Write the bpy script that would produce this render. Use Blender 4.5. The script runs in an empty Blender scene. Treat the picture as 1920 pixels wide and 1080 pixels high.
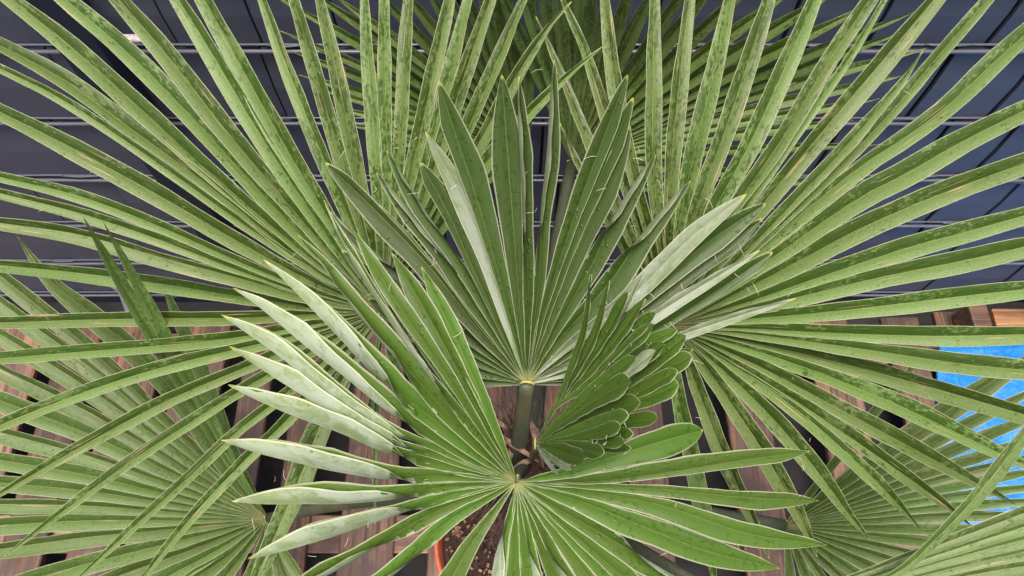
import bpy, bmesh, math, random
import numpy as np
from mathutils import Vector, Matrix, noise

R = math.radians
scene = bpy.context.scene
C = scene.collection

# ------------------------------------------------------------------ camera, sky, sun, exposure
PITCH = R(64.0)
FPX = 1400.0
CAM = Vector((0.0, 0.0, 2.25))
cd = bpy.data.cameras.new('camera')
cam = bpy.data.objects.new('camera', cd)
C.objects.link(cam)
cam.location = CAM
cam.rotation_euler = (math.pi / 2 - PITCH, 0, 0)
cd.sensor_width = 36.0
cd.lens = 36.0 * FPX / 1920.0
cd.clip_start = 0.02
cd.clip_end = 200.0
scene.camera = cam

SUN_EL, SUN_AZ = R(83), R(188)          # high soft light through thin cloud
w = bpy.data.worlds.new('World')
scene.world = w
w.use_nodes = True
wn = w.node_tree
bg = wn.nodes['Background']
sky = wn.nodes.new('ShaderNodeTexSky')
sky.sky_type = 'NISHITA'
sky.sun_disc = False
sky.sun_elevation = SUN_EL
sky.sun_rotation = SUN_AZ
sky.dust_density = 9.0
sky.air_density = 0.35
sky.ozone_density = 0.0
wn.links.new(sky.outputs[0], bg.inputs[0])
bg.inputs[1].default_value = 0.15
sl = bpy.data.lights.new('sun', 'SUN')
sl.energy = 1.15
sl.angle = R(32)
sl.color = (1.0, 0.94, 0.84)
so = bpy.data.objects.new('sun', sl)
C.objects.link(so)
sdir = Vector((math.sin(SUN_AZ) * math.cos(SUN_EL), math.cos(SUN_AZ) * math.cos(SUN_EL), math.sin(SUN_EL)))
so.rotation_euler = sdir.to_track_quat('Z', 'Y').to_euler()
so.location = (0, 2, 5)
scene.view_settings.view_transform = 'Standard'
scene.view_settings.look = 'None'
scene.view_settings.gamma = 1.0
scene.view_settings.use_curve_mapping = False
scene.view_settings.exposure = 0.70

FWD = Vector((0, math.cos(PITCH), -math.sin(PITCH)))
UP = Vector((0, math.sin(PITCH), math.cos(PITCH)))
RT = Vector((1, 0, 0))


def at(x, y, d):
    """the place in the yard whose picture position is (x, y) and whose distance is d metres"""
    return CAM + d * (FWD + (x - 960) / FPX * RT - (y - 540) / FPX * UP)


def fence_depth(y):
    return 0.96 / (math.cos(PITCH) - (y - 540) / FPX * math.sin(PITCH))


# ------------------------------------------------------------------ node helpers
class N:
    def __init__(s, name):
        s.m = bpy.data.materials.new(name)
        s.m.use_nodes = True
        s.t = s.m.node_tree
        s.t.nodes.clear()
        s.out = s.t.nodes.new('ShaderNodeOutputMaterial')
        s.b = s.t.nodes.new('ShaderNodeBsdfPrincipled')
        s.t.links.new(s.b.outputs[0], s.out.inputs[0])

    def link(s, a, b):
        s.t.links.new(a, b)

    def setv(s, sock, v):
        if isinstance(v, bpy.types.NodeSocket):
            s.link(v, sock)
        elif isinstance(v, (tuple, list)) and len(v) == 3 and sock.type == 'RGBA':
            sock.default_value = (*v, 1)
        else:
            sock.default_value = v

    def p(s, **kw):
        for k, v in kw.items():
            s.setv(s.b.inputs[k.replace('_', ' ')], v)

    def math(s, op, a, b=None, c=None, clamp=False):
        n = s.t.nodes.new('ShaderNodeMath')
        n.operation = op
        n.use_clamp = clamp
        s.setv(n.inputs[0], a)
        if b is not None:
            s.setv(n.inputs[1], b)
        if c is not None:
            s.setv(n.inputs[2], c)
        return n.outputs[0]

    def mix(s, f, a, b):
        n = s.t.nodes.new('ShaderNodeMix')
        n.data_type = 'RGBA'
        s.setv(n.inputs[0], f)
        s.setv(n.inputs[6], a)
        s.setv(n.inputs[7], b)
        return n.outputs[2]

    def uv(s, name):
        n = s.t.nodes.new('ShaderNodeUVMap')
        n.uv_map = name
        return n.outputs[0]

    def sep(s, v):
        n = s.t.nodes.new('ShaderNodeSeparateXYZ')
        s.link(v, n.inputs[0])
        return n.outputs

    def mapping(s, v, scale=(1, 1, 1), loc=(0, 0, 0), rot=(0, 0, 0)):
        n = s.t.nodes.new('ShaderNodeMapping')
        s.link(v, n.inputs[0])
        n.inputs['Location'].default_value = loc
        n.inputs['Rotation'].default_value = rot
        n.inputs['Scale'].default_value = scale
        return n.outputs[0]

    def noise(s, v, scale=1.0, detail=2.0, rough=0.5, dist=0.0, dims='3D'):
        n = s.t.nodes.new('ShaderNodeTexNoise')
        n.noise_dimensions = dims
        s.link(v, n.inputs['Vector'])
        n.inputs['Scale'].default_value = scale
        n.inputs['Detail'].default_value = detail
        n.inputs['Roughness'].default_value = rough
        n.inputs['Distortion'].default_value = dist
        return n.outputs[0]

    def vor(s, v, scale=1.0, feature='F1'):
        n = s.t.nodes.new('ShaderNodeTexVoronoi')
        n.feature = feature
        s.link(v, n.inputs['Vector'])
        n.inputs['Scale'].default_value = scale
        return n.outputs

    def step(s, v, lo, hi):
        n = s.t.nodes.new('ShaderNodeMapRange')
        n.interpolation_type = 'SMOOTHSTEP'
        s.setv(n.inputs[0], v)
        n.inputs[1].default_value = lo
        n.inputs[2].default_value = hi
        n.inputs[3].default_value = 0.0
        n.inputs[4].default_value = 1.0
        return n.outputs[0]

    def bump(s, h, strength=0.3, dist=0.001, prev=None):
        n = s.t.nodes.new('ShaderNodeBump')
        n.inputs['Strength'].default_value = strength
        n.inputs['Distance'].default_value = dist
        s.link(h, n.inputs['Height'])
        if prev is not None:
            s.link(prev, n.inputs['Normal'])
        return n.outputs[0]

    def coord(s, k='Object'):
        n = s.t.nodes.new('ShaderNodeTexCoord')
        return n.outputs[k]


# ------------------------------------------------------------------ leaf materials
def leaf_top_material():
    n = N('leaf_upper_side')
    uv = n.uv('metric')
    a, t, _ = n.sep(n.uv('across'))
    rnd, age, _ = n.sep(n.uv('kind'))
    half_shade, tone, _ = n.sep(n.uv('shade_tone'))
    absa = n.math('ABSOLUTE', n.math('MULTIPLY_ADD', a, 2.0, -1.0))
    # wax rubbed and wetted off in patches, with shading of the halves painted in
    n1 = n.noise(n.mapping(uv, (250, 105, 1)), 1.0, 5.0, 0.68, 0.4)
    n0 = n.noise(n.mapping(uv, (620, 240, 1), (4, 1, 0)), 1.0, 3.0, 0.6)
    n2 = n.noise(n.mapping(uv, (26, 11, 1), (3, 7, 0)), 1.0, 2.0)
    old = n.step(n.math('ADD', half_shade, n.math('MULTIPLY_ADD', n2, 0.55, n.math('MULTIPLY', n1, 0.8))), 0.615, 0.69)
    v1 = n.noise(n.mapping(uv, (190, 130, 1), (9, 2, 0)), 1.0, 2.0, 0.5, 0.3)
    young = n.step(n.math('MULTIPLY_ADD', n2, 0.35, n.math('MULTIPLY', v1, 0.8)), 0.64, 0.71)
    wet_shade_old = n.math('SUBTRACT', 1.0, old)
    wet = n.math('ADD', n.math('MULTIPLY', age, wet_shade_old), n.math('MULTIPLY', n.math('SUBTRACT', 1.0, age), young))  # wet patches, plus the shade painted into one half of each old blade
    fine = n.noise(n.mapping(uv, (900, 40, 1)), 1.0, 2.0)
    big = n.noise(n.mapping(uv, (9, 5, 1), (1, 1, 0)), 1.0, 2.0)
    dry = n.mix(age, n.mix(big, (0.044, 0.094, 0.009), (0.066, 0.126, 0.018)),
                n.mix(big, (0.080, 0.136, 0.025), (0.145, 0.216, 0.074)))
    wetc = n.mix(age, (0.024, 0.060, 0.003), (0.026, 0.058, 0.004))
    dry = n.mix(n.math('MULTIPLY', n.step(n0, 0.40, 0.66), n.math('MULTIPLY_ADD', age, 0.30, 0.08)), dry, wetc)
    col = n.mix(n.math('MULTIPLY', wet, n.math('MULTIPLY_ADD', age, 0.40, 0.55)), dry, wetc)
    # per-blade shift
    hs = n.t.nodes.new('ShaderNodeHueSaturation')
    n.setv(hs.inputs['Hue'], n.math('MULTIPLY_ADD', rnd, 0.018, 0.492))
    n.setv(hs.inputs['Value'], n.math('MULTIPLY', tone, n.math('MULTIPLY_ADD', rnd, 0.35, 0.83)))
    n.setv(hs.inputs['Color'], col)
    col = hs.outputs[0]
    col = n.mix(n.math('MULTIPLY', n.step(fine, 0.45, 0.75), n.math('MULTIPLY_ADD', age, 0.26, 0.10)), col, (0.16, 0.21, 0.06))
    # pale midrib and pale scurfy margins
    rib = n.step(absa, 0.075, 0.03)
    edge = n.step(n.math('ADD', absa, n.math('MULTIPLY_ADD', age, -0.035, 0.035)), 0.935, 0.985)
    col = n.mix(n.math('MULTIPLY', rib, n.math('MULTIPLY_ADD', age, 0.15, 0.20)), col, (0.27, 0.33, 0.12))
    col = n.mix(n.math('MULTIPLY', edge, 0.65), col, n.mix(age, (0.31, 0.34, 0.22), (0.23, 0.27, 0.12)))
    # tan torn streaks on the old blades
    st = n.step(n.noise(n.mapping(uv, (330, 9, 1), (5, 5, 0)), 1.0, 2.0), 0.66, 0.71)
    col = n.mix(n.math('MULTIPLY', n.math('MULTIPLY', st, age), 0.75), col, (0.36, 0.25, 0.15))
    # yellow base at the hub and yellow or brown tips
    col = n.mix(n.math('MULTIPLY', n.step(t, 0.07, 0.005), 0.6), col, n.mix(age, (0.38, 0.40, 0.11), (0.30, 0.21, 0.09)))
    tip = n.step(t, 0.982, 0.995)
    col = n.mix(n.math('MULTIPLY', tip, 0.45), col, n.mix(n.math('MULTIPLY', n.step(rnd, 0.4, 0.6), age), (0.58, 0.60, 0.12), (0.40, 0.25, 0.14)))
    n.p(Base_Color=col, Roughness=n.math('MULTIPLY_ADD', wet, -0.13, 0.48))
    n.b.inputs['Specular IOR Level'].default_value = 0.38
    # film edges, droplets, lengthwise veins
    v = n.vor(n.mapping(uv, (150, 110, 1)), 1.0)
    pres = n.step(n.noise(n.mapping(uv, (30, 18, 1), (2, 2, 0)), 1.0, 1.0), 0.55, 0.62)
    drop = n.math('MULTIPLY', n.step(v[0], 0.30, 0.10), pres)
    veins = n.math('SINE', n.math('MULTIPLY', n.sep(uv)[0], 3600.0))
    b1 = n.bump(veins, 0.12, 0.0003)
    b2 = n.bump(drop, 0.7, 0.0012, b1)
    b3 = n.bump(wet, 0.35, 0.0006, b2)
    n.p(Normal=b3)
    return n.m


def leaf_under_material():
    n = N('leaf_under_side')
    uv = n.uv('metric')
    a, t, _ = n.sep(n.uv('across'))
    rnd, age, _ = n.sep(n.uv('kind'))
    tone = n.sep(n.uv('shade_tone'))[1]
    absa = n.math('ABSOLUTE', n.math('MULTIPLY_ADD', a, 2.0, -1.0))
    n1 = n.noise(n.mapping(uv, (130, 60, 1)), 1.0, 6.0, 0.72, 0.8)
    n2 = n.noise(n.mapping(uv, (30, 9, 1), (3, 7, 0)), 1.0, 2.0)
    patch = n.step(n.math('MULTIPLY_ADD', n2, 0.6, n.math('MULTIPLY', n1, 0.7)), 0.55, 0.76)
    wax = n.mix(n1, (0.24, 0.31, 0.215), (0.43, 0.49, 0.41))
    wax = n.mix(n.math('MULTIPLY', age, 0.8), wax, (0.10, 0.165, 0.06))
    col = n.mix(n.math('MULTIPLY', patch, 0.8), wax, (0.14, 0.21, 0.06))
    col = n.mix(n.math('MULTIPLY', n.step(t, 0.55, 0.95), 0.35), col, (0.24, 0.31, 0.13))
    col = n.mix(n.math('MULTIPLY', n.step(absa, 0.9, 0.97), 0.7), col, (0.62, 0.66, 0.42))
    col = n.mix(n.math('MULTIPLY', n.step(absa, 0.09, 0.03), 0.4), col, (0.40, 0.48, 0.22))
    col = n.mix(n.math('MULTIPLY', n.step(t, 0.968, 0.985), 0.8), col, (0.50, 0.52, 0.10))
    hs = n.t.nodes.new('ShaderNodeHueSaturation')
    n.setv(hs.inputs['Value'], n.math('MINIMUM', n.math('MULTIPLY_ADD', tone, 0.7, 0.3), 1.0))
    n.setv(hs.inputs['Color'], col)
    n.p(Base_Color=hs.outputs[0], Roughness=0.55)
    b = n.bump(n1, 0.35, 0.0008)
    veins = n.math('SINE', n.math('MULTIPLY', n.sep(uv)[0], 3000.0))
    n.p(Normal=n.bump(veins, 0.15, 0.0004, b))
    return n.m


def petiole_material():
    n = N('leaf_stalk')
    co = n.coord()
    n1 = n.noise(n.mapping(co, (240, 110, 30)), 1.0, 5.0, 0.7, 0.8)
    n2 = n.noise(n.mapping(co, (14, 14, 8)), 1.0, 2.0)
    col = n.mix(n1, (0.016, 0.026, 0.016), (0.095, 0.110, 0.062))
    col = n.mix(n.math('MULTIPLY', n.step(n2, 0.55, 0.7), 0.4), col, (0.14, 0.12, 0.06))
    n.p(Base_Color=col, Roughness=0.42, Normal=n.bump(n1, 0.4, 0.002))
    return n.m


def simple(name, c1, c2, scale=20, rough=0.7, bump=0.3, bd=0.002, sc3=(1, 1, 1)):
    n = N(name)
    n1 = n.noise(n.mapping(n.coord(), sc3), scale, 5.0, 0.6, 0.2)
    n.p(Base_Color=n.mix(n.step(n1, 0.3, 0.7), c1, c2), Roughness=rough, Normal=n.bump(n1, bump, bd))
    return n.m


M_TOP = leaf_top_material()
M_UND = leaf_under_material()
M_PET = petiole_material()
M_HAST = simple('stalk_tip', (0.30, 0.27, 0.07), (0.50, 0.46, 0.20), 160, 0.6, 0.6)
M_HAIR = simple('leaf_thread', (0.62, 0.60, 0.48), (0.75, 0.72, 0.60), 60, 0.7, 0.0)
M_FIBRE = simple('palm_fibre', (0.10, 0.055, 0.038), (0.34, 0.22, 0.16), 90, 0.85, 0.6)
M_TRUNK = simple('trunk_bark', (0.045, 0.026, 0.018), (0.15, 0.085, 0.06), 45, 0.9, 1.0, 0.006, (1, 1, 0.4))
M_SOIL = simple('soil', (0.015, 0.009, 0.007), (0.075, 0.042, 0.028), 70, 0.95, 1.0, 0.008)
M_CHIP = simple('bark_chip', (0.10, 0.055, 0.03), (0.38, 0.25, 0.14), 60, 0.85, 0.4)
M_POT = simple('terracotta_plastic', (0.50, 0.115, 0.055), (0.62, 0.17, 0.09), 18, 0.42, 0.1)
M_GROUND = simple('ground_cloth', (0.010, 0.010, 0.012), (0.022, 0.021, 0.023), 14, 0.8, 0.5)


def wood_material(name, dark, light, axis='Y', orange=0.5):
    n = N(name)
    co = n.coord()
    oi = n.t.nodes.new('ShaderNodeObjectInfo')
    add = n.t.nodes.new('ShaderNodeVectorMath')
    add.operation = 'ADD'
    n.link(co, add.inputs[0])
    sc = n.t.nodes.new('ShaderNodeVectorMath')
    sc.operation = 'SCALE'
    sc.inputs[0].default_value = (13, 17, 5)
    n.link(oi.outputs['Random'], sc.inputs[3])
    n.link(sc.outputs[0], add.inputs[1])
    v = add.outputs[0]
    g = (70, 3.0, 70) if axis == 'Y' else (3.0, 70, 70)
    gr = n.noise(n.mapping(v, g), 1.0, 5.0, 0.65, 0.7)
    g2 = (22, 1.6, 22) if axis == 'Y' else (1.6, 22, 22)
    band = n.noise(n.mapping(v, g2), 1.0, 3.0, 0.5, 1.0)
    blot = n.noise(v, 7.0, 4.0, 0.6, 0.4)
    col = n.mix(n.step(gr, 0.32, 0.68), dark, light)
    col = n.mix(n.math('MULTIPLY', n.step(band, 0.52, 0.72), orange), col, (0.42, 0.17, 0.075))
    col = n.mix(n.math('MULTIPLY', n.step(blot, 0.46, 0.62), 0.8), col, (0.060, 0.036, 0.034))
    hs = n.t.nodes.new('ShaderNodeHueSaturation')
    n.setv(hs.inputs['Value'], n.math('MULTIPLY_ADD', oi.outputs['Random'], 0.8, 0.6))
    n.setv(hs.inputs['Color'], col)
    n.p(Base_Color=hs.outputs[0], Roughness=n.math('MULTIPLY_ADD', blot, 0.3, 0.35))
    n.p(Normal=n.bump(gr, 0.6, 0.002))
    return n.m


M_WOOD = wood_material('damp_pallet_wood', (0.050, 0.026, 0.018), (0.205, 0.116, 0.078))
M_WOODX = wood_material('damp_pallet_wood_cross', (0.10, 0.055, 0.040), (0.26, 0.15, 0.11), 'X')
M_WOODO = wood_material('orange_wood', (0.22, 0.095, 0.040), (0.50, 0.27, 0.12), 'X', 0.9)


def fence_material():
    n = N('anthracite_strip')
    co = n.coord()
    n1 = n.noise(co, 30.0, 4.0, 0.6)
    n2 = n.noise(n.mapping(co, (2, 2, 6)), 1.0, 2.0)
    n3 = n.noise(co, 700.0, 1.0)
    col = n.mix(n1, (0.076, 0.092, 0.136), (0.096, 0.114, 0.166))
    col = n.mix(n.math('MULTIPLY', n.step(n2, 0.4, 0.7), 0.35), col, (0.115, 0.128, 0.168))
    n.p(Base_Color=col, Roughness=n.math('MULTIPLY_ADD', n1, 0.2, 0.42), Normal=n.bump(n3, 0.15, 0.0005))
    return n.m


M_STRIP = fence_material()
nn = N('painted_rod')
nn.p(Base_Color=(0.12, 0.13, 0.17), Roughness=0.22, Metallic=0.0)
nn.b.inputs['Coat Weight'].default_value = 0.6
M_ROD = nn.m
nn = N('dark_post')
nn.p(Base_Color=(0.014, 0.024, 0.045), Roughness=0.6)
M_POST = nn.m
M_GALV = simple('galvanised_metal', (0.48, 0.48, 0.52), (0.70, 0.70, 0.74), 120, 0.5, 0.2)
M_CLIP = simple('mottled_clamp', (0.30, 0.27, 0.29), (0.55, 0.50, 0.53), 260, 0.6, 0.4)


def tarp_material():
    n = N('blue_tarp')
    co = n.coord()
    n1 = n.noise(co, 9.0, 5.0, 0.6, 1.2)
    n2 = n.noise(co, 30.0, 3.0, 0.6, 1.0)
    col = n.mix(n1, (0.014, 0.30, 0.90), (0.04, 0.46, 0.97))
    n.p(Base_Color=col, Roughness=0.38, Normal=n.bump(n2, 0.5, 0.004, n.bump(n1, 0.6, 0.02)))
    return n.m


M_TARP = tarp_material()


# ------------------------------------------------------------------ object helpers
def tag(o, label=None, cat=None, group=None, kind=None):
    if label:
        o['label'] = label
    if cat:
        o['category'] = cat
    if group:
        o['group'] = group
    if kind:
        o['kind'] = kind
    return o


def empty(name, loc):
    o = bpy.data.objects.new(name, None)
    C.objects.link(o)
    o.location = loc
    o.empty_display_size = 0.05
    return o


def link_mesh(name, me, mats, parent=None, smooth=True):
    for m in mats:
        me.materials.append(m)
    o = bpy.data.objects.new(name, me)
    C.objects.link(o)
    if smooth:
        me.polygons.foreach_set('use_smooth', [True] * len(me.polygons))
    if parent:
        o.parent = parent
        # every parent here is unrotated; its world position is the sum of the locations above it
        p, off = parent, Vector((0, 0, 0))
        while p:
            off += p.location
            p = p.parent
        o.location = -off
    return o


def bm_obj(name, bm, mats, parent=None, smooth=False):
    me = bpy.data.meshes.new(name)
    bm.to_mesh(me)
    bm.free()
    return link_mesh(name, me, mats, parent, smooth)


def add_box(bm, lo, hi, mi=0, bevel=0.0, rot=None):
    lo, hi = Vector(lo), Vector(hi)
    c = (lo + hi) / 2
    s = hi - lo
    r = bmesh.ops.create_cube(bm, size=1.0)
    vs = r['verts']
    for v in vs:
        v.co = Vector((v.co.x * s.x, v.co.y * s.y, v.co.z * s.z))
        if rot:
            v.co = rot @ v.co
        v.co += c
    fs = list({f for v in vs for f in v.link_faces})
    for f in fs:
        f.material_index = mi
    if bevel > 0:
        es = list({e for v in vs for e in v.link_edges})
        rr = bmesh.ops.bevel(bm, geom=es, offset=bevel, segments=2, affect='EDGES', profile=0.6)
        for f in rr['faces']:
            f.material_index = mi


def add_tube(bm, pts, rads, sides=8, mi=0, flat=1.0, ref=None):
    """a tube along pts; flat < 1 squashes it along ref"""
    pts = [Vector(p) for p in pts]
    rings = []
    for i, p in enumerate(pts):
        t = (pts[min(i + 1, len(pts) - 1)] - pts[max(i - 1, 0)]).normalized()
        rf = ref if ref is not None else (Vector((0, 0, 1)) if abs(t.z) < 0.9 else Vector((1, 0, 0)))
        b = t.cross(rf).normalized()
        nrm = b.cross(t).normalized()
        r = rads[i] if hasattr(rads, '__len__') else rads
        ring = []
        for k in range(sides):
            a = 2 * math.pi * k / sides
            ring.append(bm.verts.new(p + b * math.cos(a) * r + nrm * math.sin(a) * r * flat))
        rings.append(ring)
    for i in range(len(rings) - 1):
        for k in range(sides):
            f = bm.faces.new((rings[i][k], rings[i][(k + 1) % sides], rings[i + 1][(k + 1) % sides], rings[i + 1][k]))
            f.material_index = mi
            f.smooth = True
    for ring, rev in ((rings[0], True), (rings[-1], False)):
        f = bm.faces.new(ring[::-1] if rev else ring)
        f.material_index = mi


def WARP(u):
    return 1 - (1 - u) ** 1.8


def spline(pts, n, warp=False):
    """points evenly spaced along a Catmull-Rom curve through pts"""
    P = [2 * pts[0] - pts[1]] + list(pts) + [2 * pts[-1] - pts[-2]]
    dense = []
    for i in range(1, len(P) - 2):
        p0, p1, p2, p3 = P[i - 1], P[i], P[i + 1], P[i + 2]
        for k in range(16):
            u = k / 16
            dense.append(0.5 * ((2 * p1) + (p2 - p0) * u + (2 * p0 - 5 * p1 + 4 * p2 - p3) * u * u
                                + (3 * p1 - p0 - 3 * p2 + p3) * u * u * u))
    dense.append(pts[-1].copy())
    L = [0.0]
    for i in range(1, len(dense)):
        L.append(L[-1] + (dense[i] - dense[i - 1]).length)
    tot = L[-1]
    out, j = [], 0
    for k in range(n):
        s = tot * (WARP(k / (n - 1)) if warp else k / (n - 1))
        while j < len(L) - 2 and L[j + 1] < s:
            j += 1
        u = (s - L[j]) / max(L[j + 1] - L[j], 1e-9)
        out.append(dense[j].lerp(dense[j + 1], min(max(u, 0), 1)))
    return out, tot


def sm(x, a, b):
    x = min(max((x - a) / (b - a), 0.0), 1.0)
    return x * x * (3 - 2 * x)


# ------------------------------------------------------------------ leaf segments
NS = 30
ACR = 4        # points per half


def seg_mesh(sg, N0):
    """one V-folded blade segment: left and right half, each an upper and an under sheet 0.6 mm apart"""
    pts, L, gl, gr = sg['pts'], sg['L'], sg['gl'], sg['gr']
    N0 = sg['N0'] or N0
    side, ang = sg['side'], sg['ang']
    folded = bool(side) and ang > 120
    Wm = sg['W'] / 2 * (1.15 if folded else 1.0)
    blunt = sg['blunt']
    rng = random.Random(sg['seed'])
    ph1, ph2 = rng.uniform(0, 9), rng.uniform(0, 9)
    roll0 = rng.uniform(-0.10, 0.10) * (1 + 2 * sg['age']) + sg['roll']
    vo = rng.uniform(0, 40)
    out = {}
    for sd in (-1, 1):
        top, bot, uvs, half_shade = [], [], [], []
        for i in range(NS):
            t = WARP(i / (NS - 1))
            r = t * L
            p = pts[i]
            T = (pts[min(i + 1, NS - 1)] - pts[max(i - 1, 0)]).normalized()
            B = T.cross(N0).normalized()
            Nn = B.cross(T).normalized()
            g = max(0.0, 1.0 - max(0.0, (t - sg['tap']) / (1 - sg['tap'])) ** blunt) ** sg['q']
            g = max(g, 0.0) * (0.72 + 0.28 * sm(t, 0.05, 0.5))
            wob = 1 + 0.05 * math.sin(ph1 + t * 11) + 0.03 * math.sin(ph2 + t * 23 + sd)
            cap = Wm * g * wob
            k = sm(t, sg['k0'], sg['k1'])
            if i == 0:
                cap = 0.0004
            gap = gl if sd < 0 else gr
            grow = sg['grow'] * (1 + (.6 * sm(t, sg['k0'], sg['k1']) if folded else 0))
            hw = min(r * math.tan(gap / 2) * grow + 0.0003, cap)
            phi = R(sg['fold']) * (1.0 - 0.35 * sm(t, 0.15, 0.6)) + R(16) * (1 - sm(t, 0.0, 0.25))
            roll = roll0 * sm(t, 0.15, 0.6) + 0.09 * math.sin(ph2 + t * 5) * sm(t, .3, .7)
            a = phi + sd * roll
            shift = 0.0
            if side == sd:
                a = a * (1 - k) + R(ang) * k
                if ang > 120:
                    a += R(153 - ang) * sm(t, 0.60, 0.80)
            if side and ang > 100:
                shift = side * 0.46 * cap * k
            full = hw / math.cos(min(phi, 1.2))
            rt, rb, ru = [], [], []
            for j in range(ACR):
                s_ = j / (ACR - 1)
                dirv = B * sd * math.cos(a) + Nn * math.sin(a)
                nn_ = B * (-sd) * math.sin(a) + Nn * math.cos(a)
                cv = 0.10 * (1 - 2 * k if side == sd else 1)
                q = p + B * shift + dirv * full * s_ * (1 + (.10 * k if folded and side == sd else 0)) + nn_ * (cv * math.sin(math.pi * s_) * full)
                if j == ACR - 1:
                    q = q + nn_ * 0.0007 * math.sin(ph1 * 3 + t * 40)
                rt.append(q)
                rb.append(q - nn_ * 0.0006)
                ru.append((0.5 + 0.5 * sd * s_, hw * sd * s_, r + vo))
            top.append(rt); bot.append(rb); uvs.append(ru)
            half_shade.append(-.15 * (B * sd).y * sg['age'] if i else 0.0)  # half nearer the fence darkened: shading between blade halves put into the colour
        out[sd] = (top, bot, uvs, half_shade)
    return out


def mesh_from_segments(name, segs, N0, extra_bm=None):
    verts, faces, mi, uA, uB, uC, uD = [], [], [], [], [], [], []
    K = ACR
    for sg in segs:
        flip = sg['flip']
        rv = random.Random(sg['seed'] + 5).random()
        for sd, (top, bot, uvr, half_shade) in seg_mesh(sg, N0).items():
            for rows, m in ((top, 0), (bot, 1)):
                base = len(verts)
                for row in rows:
                    verts.extend(row)
                for i in range(NS - 1):
                    for j in range(K - 1):
                        a = base + i * K + j
                        q = [(a, i, j), (a + 1, i, j + 1), (a + K + 1, i + 1, j + 1), (a + K, i + 1, j)]
                        if (m == 1) != (sd < 0):
                            q = q[::-1]
                        faces.append([x[0] for x in q])
                        mi.append((1 - m) if flip else m)
                        for _, ii, jj in q:
                            u = uvr[ii][jj]
                            uA.append((u[1] + rv * 3.0, u[2]))
                            uB.append((u[0], WARP(ii / (NS - 1)) * sg['tmax']))
                            uC.append((rv, sg['age']))
                            uD.append((half_shade[ii], sg['tone']))
    me = bpy.data.meshes.new(name)
    nv = len(verts)
    if extra_bm is not None:
        extra_bm.verts.ensure_lookup_table()
        extra_bm.verts.index_update()
        for v in extra_bm.verts:
            verts.append(v.co.copy())
        for f in extra_bm.faces:
            faces.append([v.index + nv for v in f.verts])
            mi.append(f.material_index + 2)
            for _ in f.verts:
                uA.append((0, 0)); uB.append((0, 0)); uC.append((0, 0)); uD.append((0, 1))
        extra_bm.free()
    me.from_pydata([tuple(v) for v in verts], [], faces)
    for nm, dat in (('metric', uA), ('across', uB), ('kind', uC), ('shade_tone', uD)):
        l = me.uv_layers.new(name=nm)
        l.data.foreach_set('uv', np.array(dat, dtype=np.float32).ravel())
    me.polygons.foreach_set('material_index', mi)
    me.update()
    return me


SEG_COUNT = [0]


def make_leaf(spec):
    """turn the measured outline of one fan into placed 3D segments"""
    hub, d0, df = spec['hub'], spec['d0'], spec['depth']
    H = at(hub[0], hub[1], d0)
    segs = []
    for s in spec['segs']:
        path, W = s[0], s[1]
        o = s[2] if len(s) > 2 else {}
        px = [Vector((hub[0], hub[1]))] + [Vector(p) for p in path][::-1]
        if o.get('ext'):
            dv = (px[-1] - px[-2]).normalized()
            px.append(px[-1] + dv * o['ext'])
        d1 = o.get('d', df(px[-1].x, px[-1].y))
        cl = [0.0]
        for k in range(1, len(px)):
            cl.append(cl[-1] + (px[k] - px[k - 1]).length)
        pts = []
        for k, q in enumerate(px):
            f = cl[k] / cl[-1]
            d = d0 + (d1 - d0) * f - spec.get('arch', 0.02) * 4 * f * (1 - f)
            if spec.get('fence'):
                d = min(d, fence_depth(q.y) - spec['fence'])
            pts.append(at(q.x, q.y, d))
        P, L = spline(pts, NS, True)
        SEG_COUNT[0] += 1
        dm = (d0 + d1) / 2
        side = {'L': -1, 'R': 1}.get(o.get('side'), 0)
        segs.append(dict(N0=(CAM - P[15]).normalized() if o.get('nv') else None, pts=P, L=L, W=W * spec.get('ws', 1.0) * dm / FPX, Wpx=W, px=cl[-1], age=spec['age'], seed=SEG_COUNT[0] * 17,
                         blunt=o.get('blunt', spec.get('blunt', 2.0)), tap=o.get('tap', spec.get('tap', 0.45)),
                         side=side, ang=o.get('ang', 130), k0=o.get('k0', 0.25), k1=o.get('k1', 0.55),
                         fold=o.get('fold', spec.get('fold', 26)), roll=o.get('roll', 0.0),
                         flip=bool(o.get('flip')), tmax=spec.get('tmax', 1.0), tone=o.get('tone', spec.get('tone', 1.0)), q=spec.get('q', 1.0), grow=spec.get('grow', 1.02)))
    # the plane of the fan
    A = np.array([list(p) for s in segs for p in (s['pts'][10], s['pts'][-1], s['pts'][5])] + [list(H)] * 6)
    A = A - A.mean(axis=0)
    nrm = Vector(np.linalg.svd(A)[2][2])
    view = (CAM - H).normalized()
    if nrm.dot(view) < 0:
        nrm = -nrm
    nrm = (nrm * 0.55 + view * spec.get('vw', 0.45)).normalized()
    # angular gaps between neighbours, measured in the fan's plane near the hub
    bx = nrm.cross(Vector((0, 0, 1)))
    if bx.length < 0.1:
        bx = nrm.cross(Vector((0, 1, 0)))
    bx.normalize()
    by = nrm.cross(bx)
    for s in segs:
        v = s['pts'][4] - H
        s['th'] = math.atan2(v.dot(by), v.dot(bx))
    order = sorted(segs, key=lambda s: s['th'])
    n = len(order)
    for i, s in enumerate(order):
        gn = (order[(i + 1) % n]['th'] - s['th']) % (2 * math.pi)
        gp = (s['th'] - order[i - 1]['th']) % (2 * math.pi)
        lim = spec.get('maxgap', 0.30)
        if gn > lim:
            gn = min(gp, 0.2)
        if gp > lim:
            gp = min(gn, 0.2)
        # growing angle about the normal is the left-hand side
        s['gl'], s['gr'] = max(gn, 0.05), max(gp, 0.05)
    return H, nrm, segs


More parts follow.
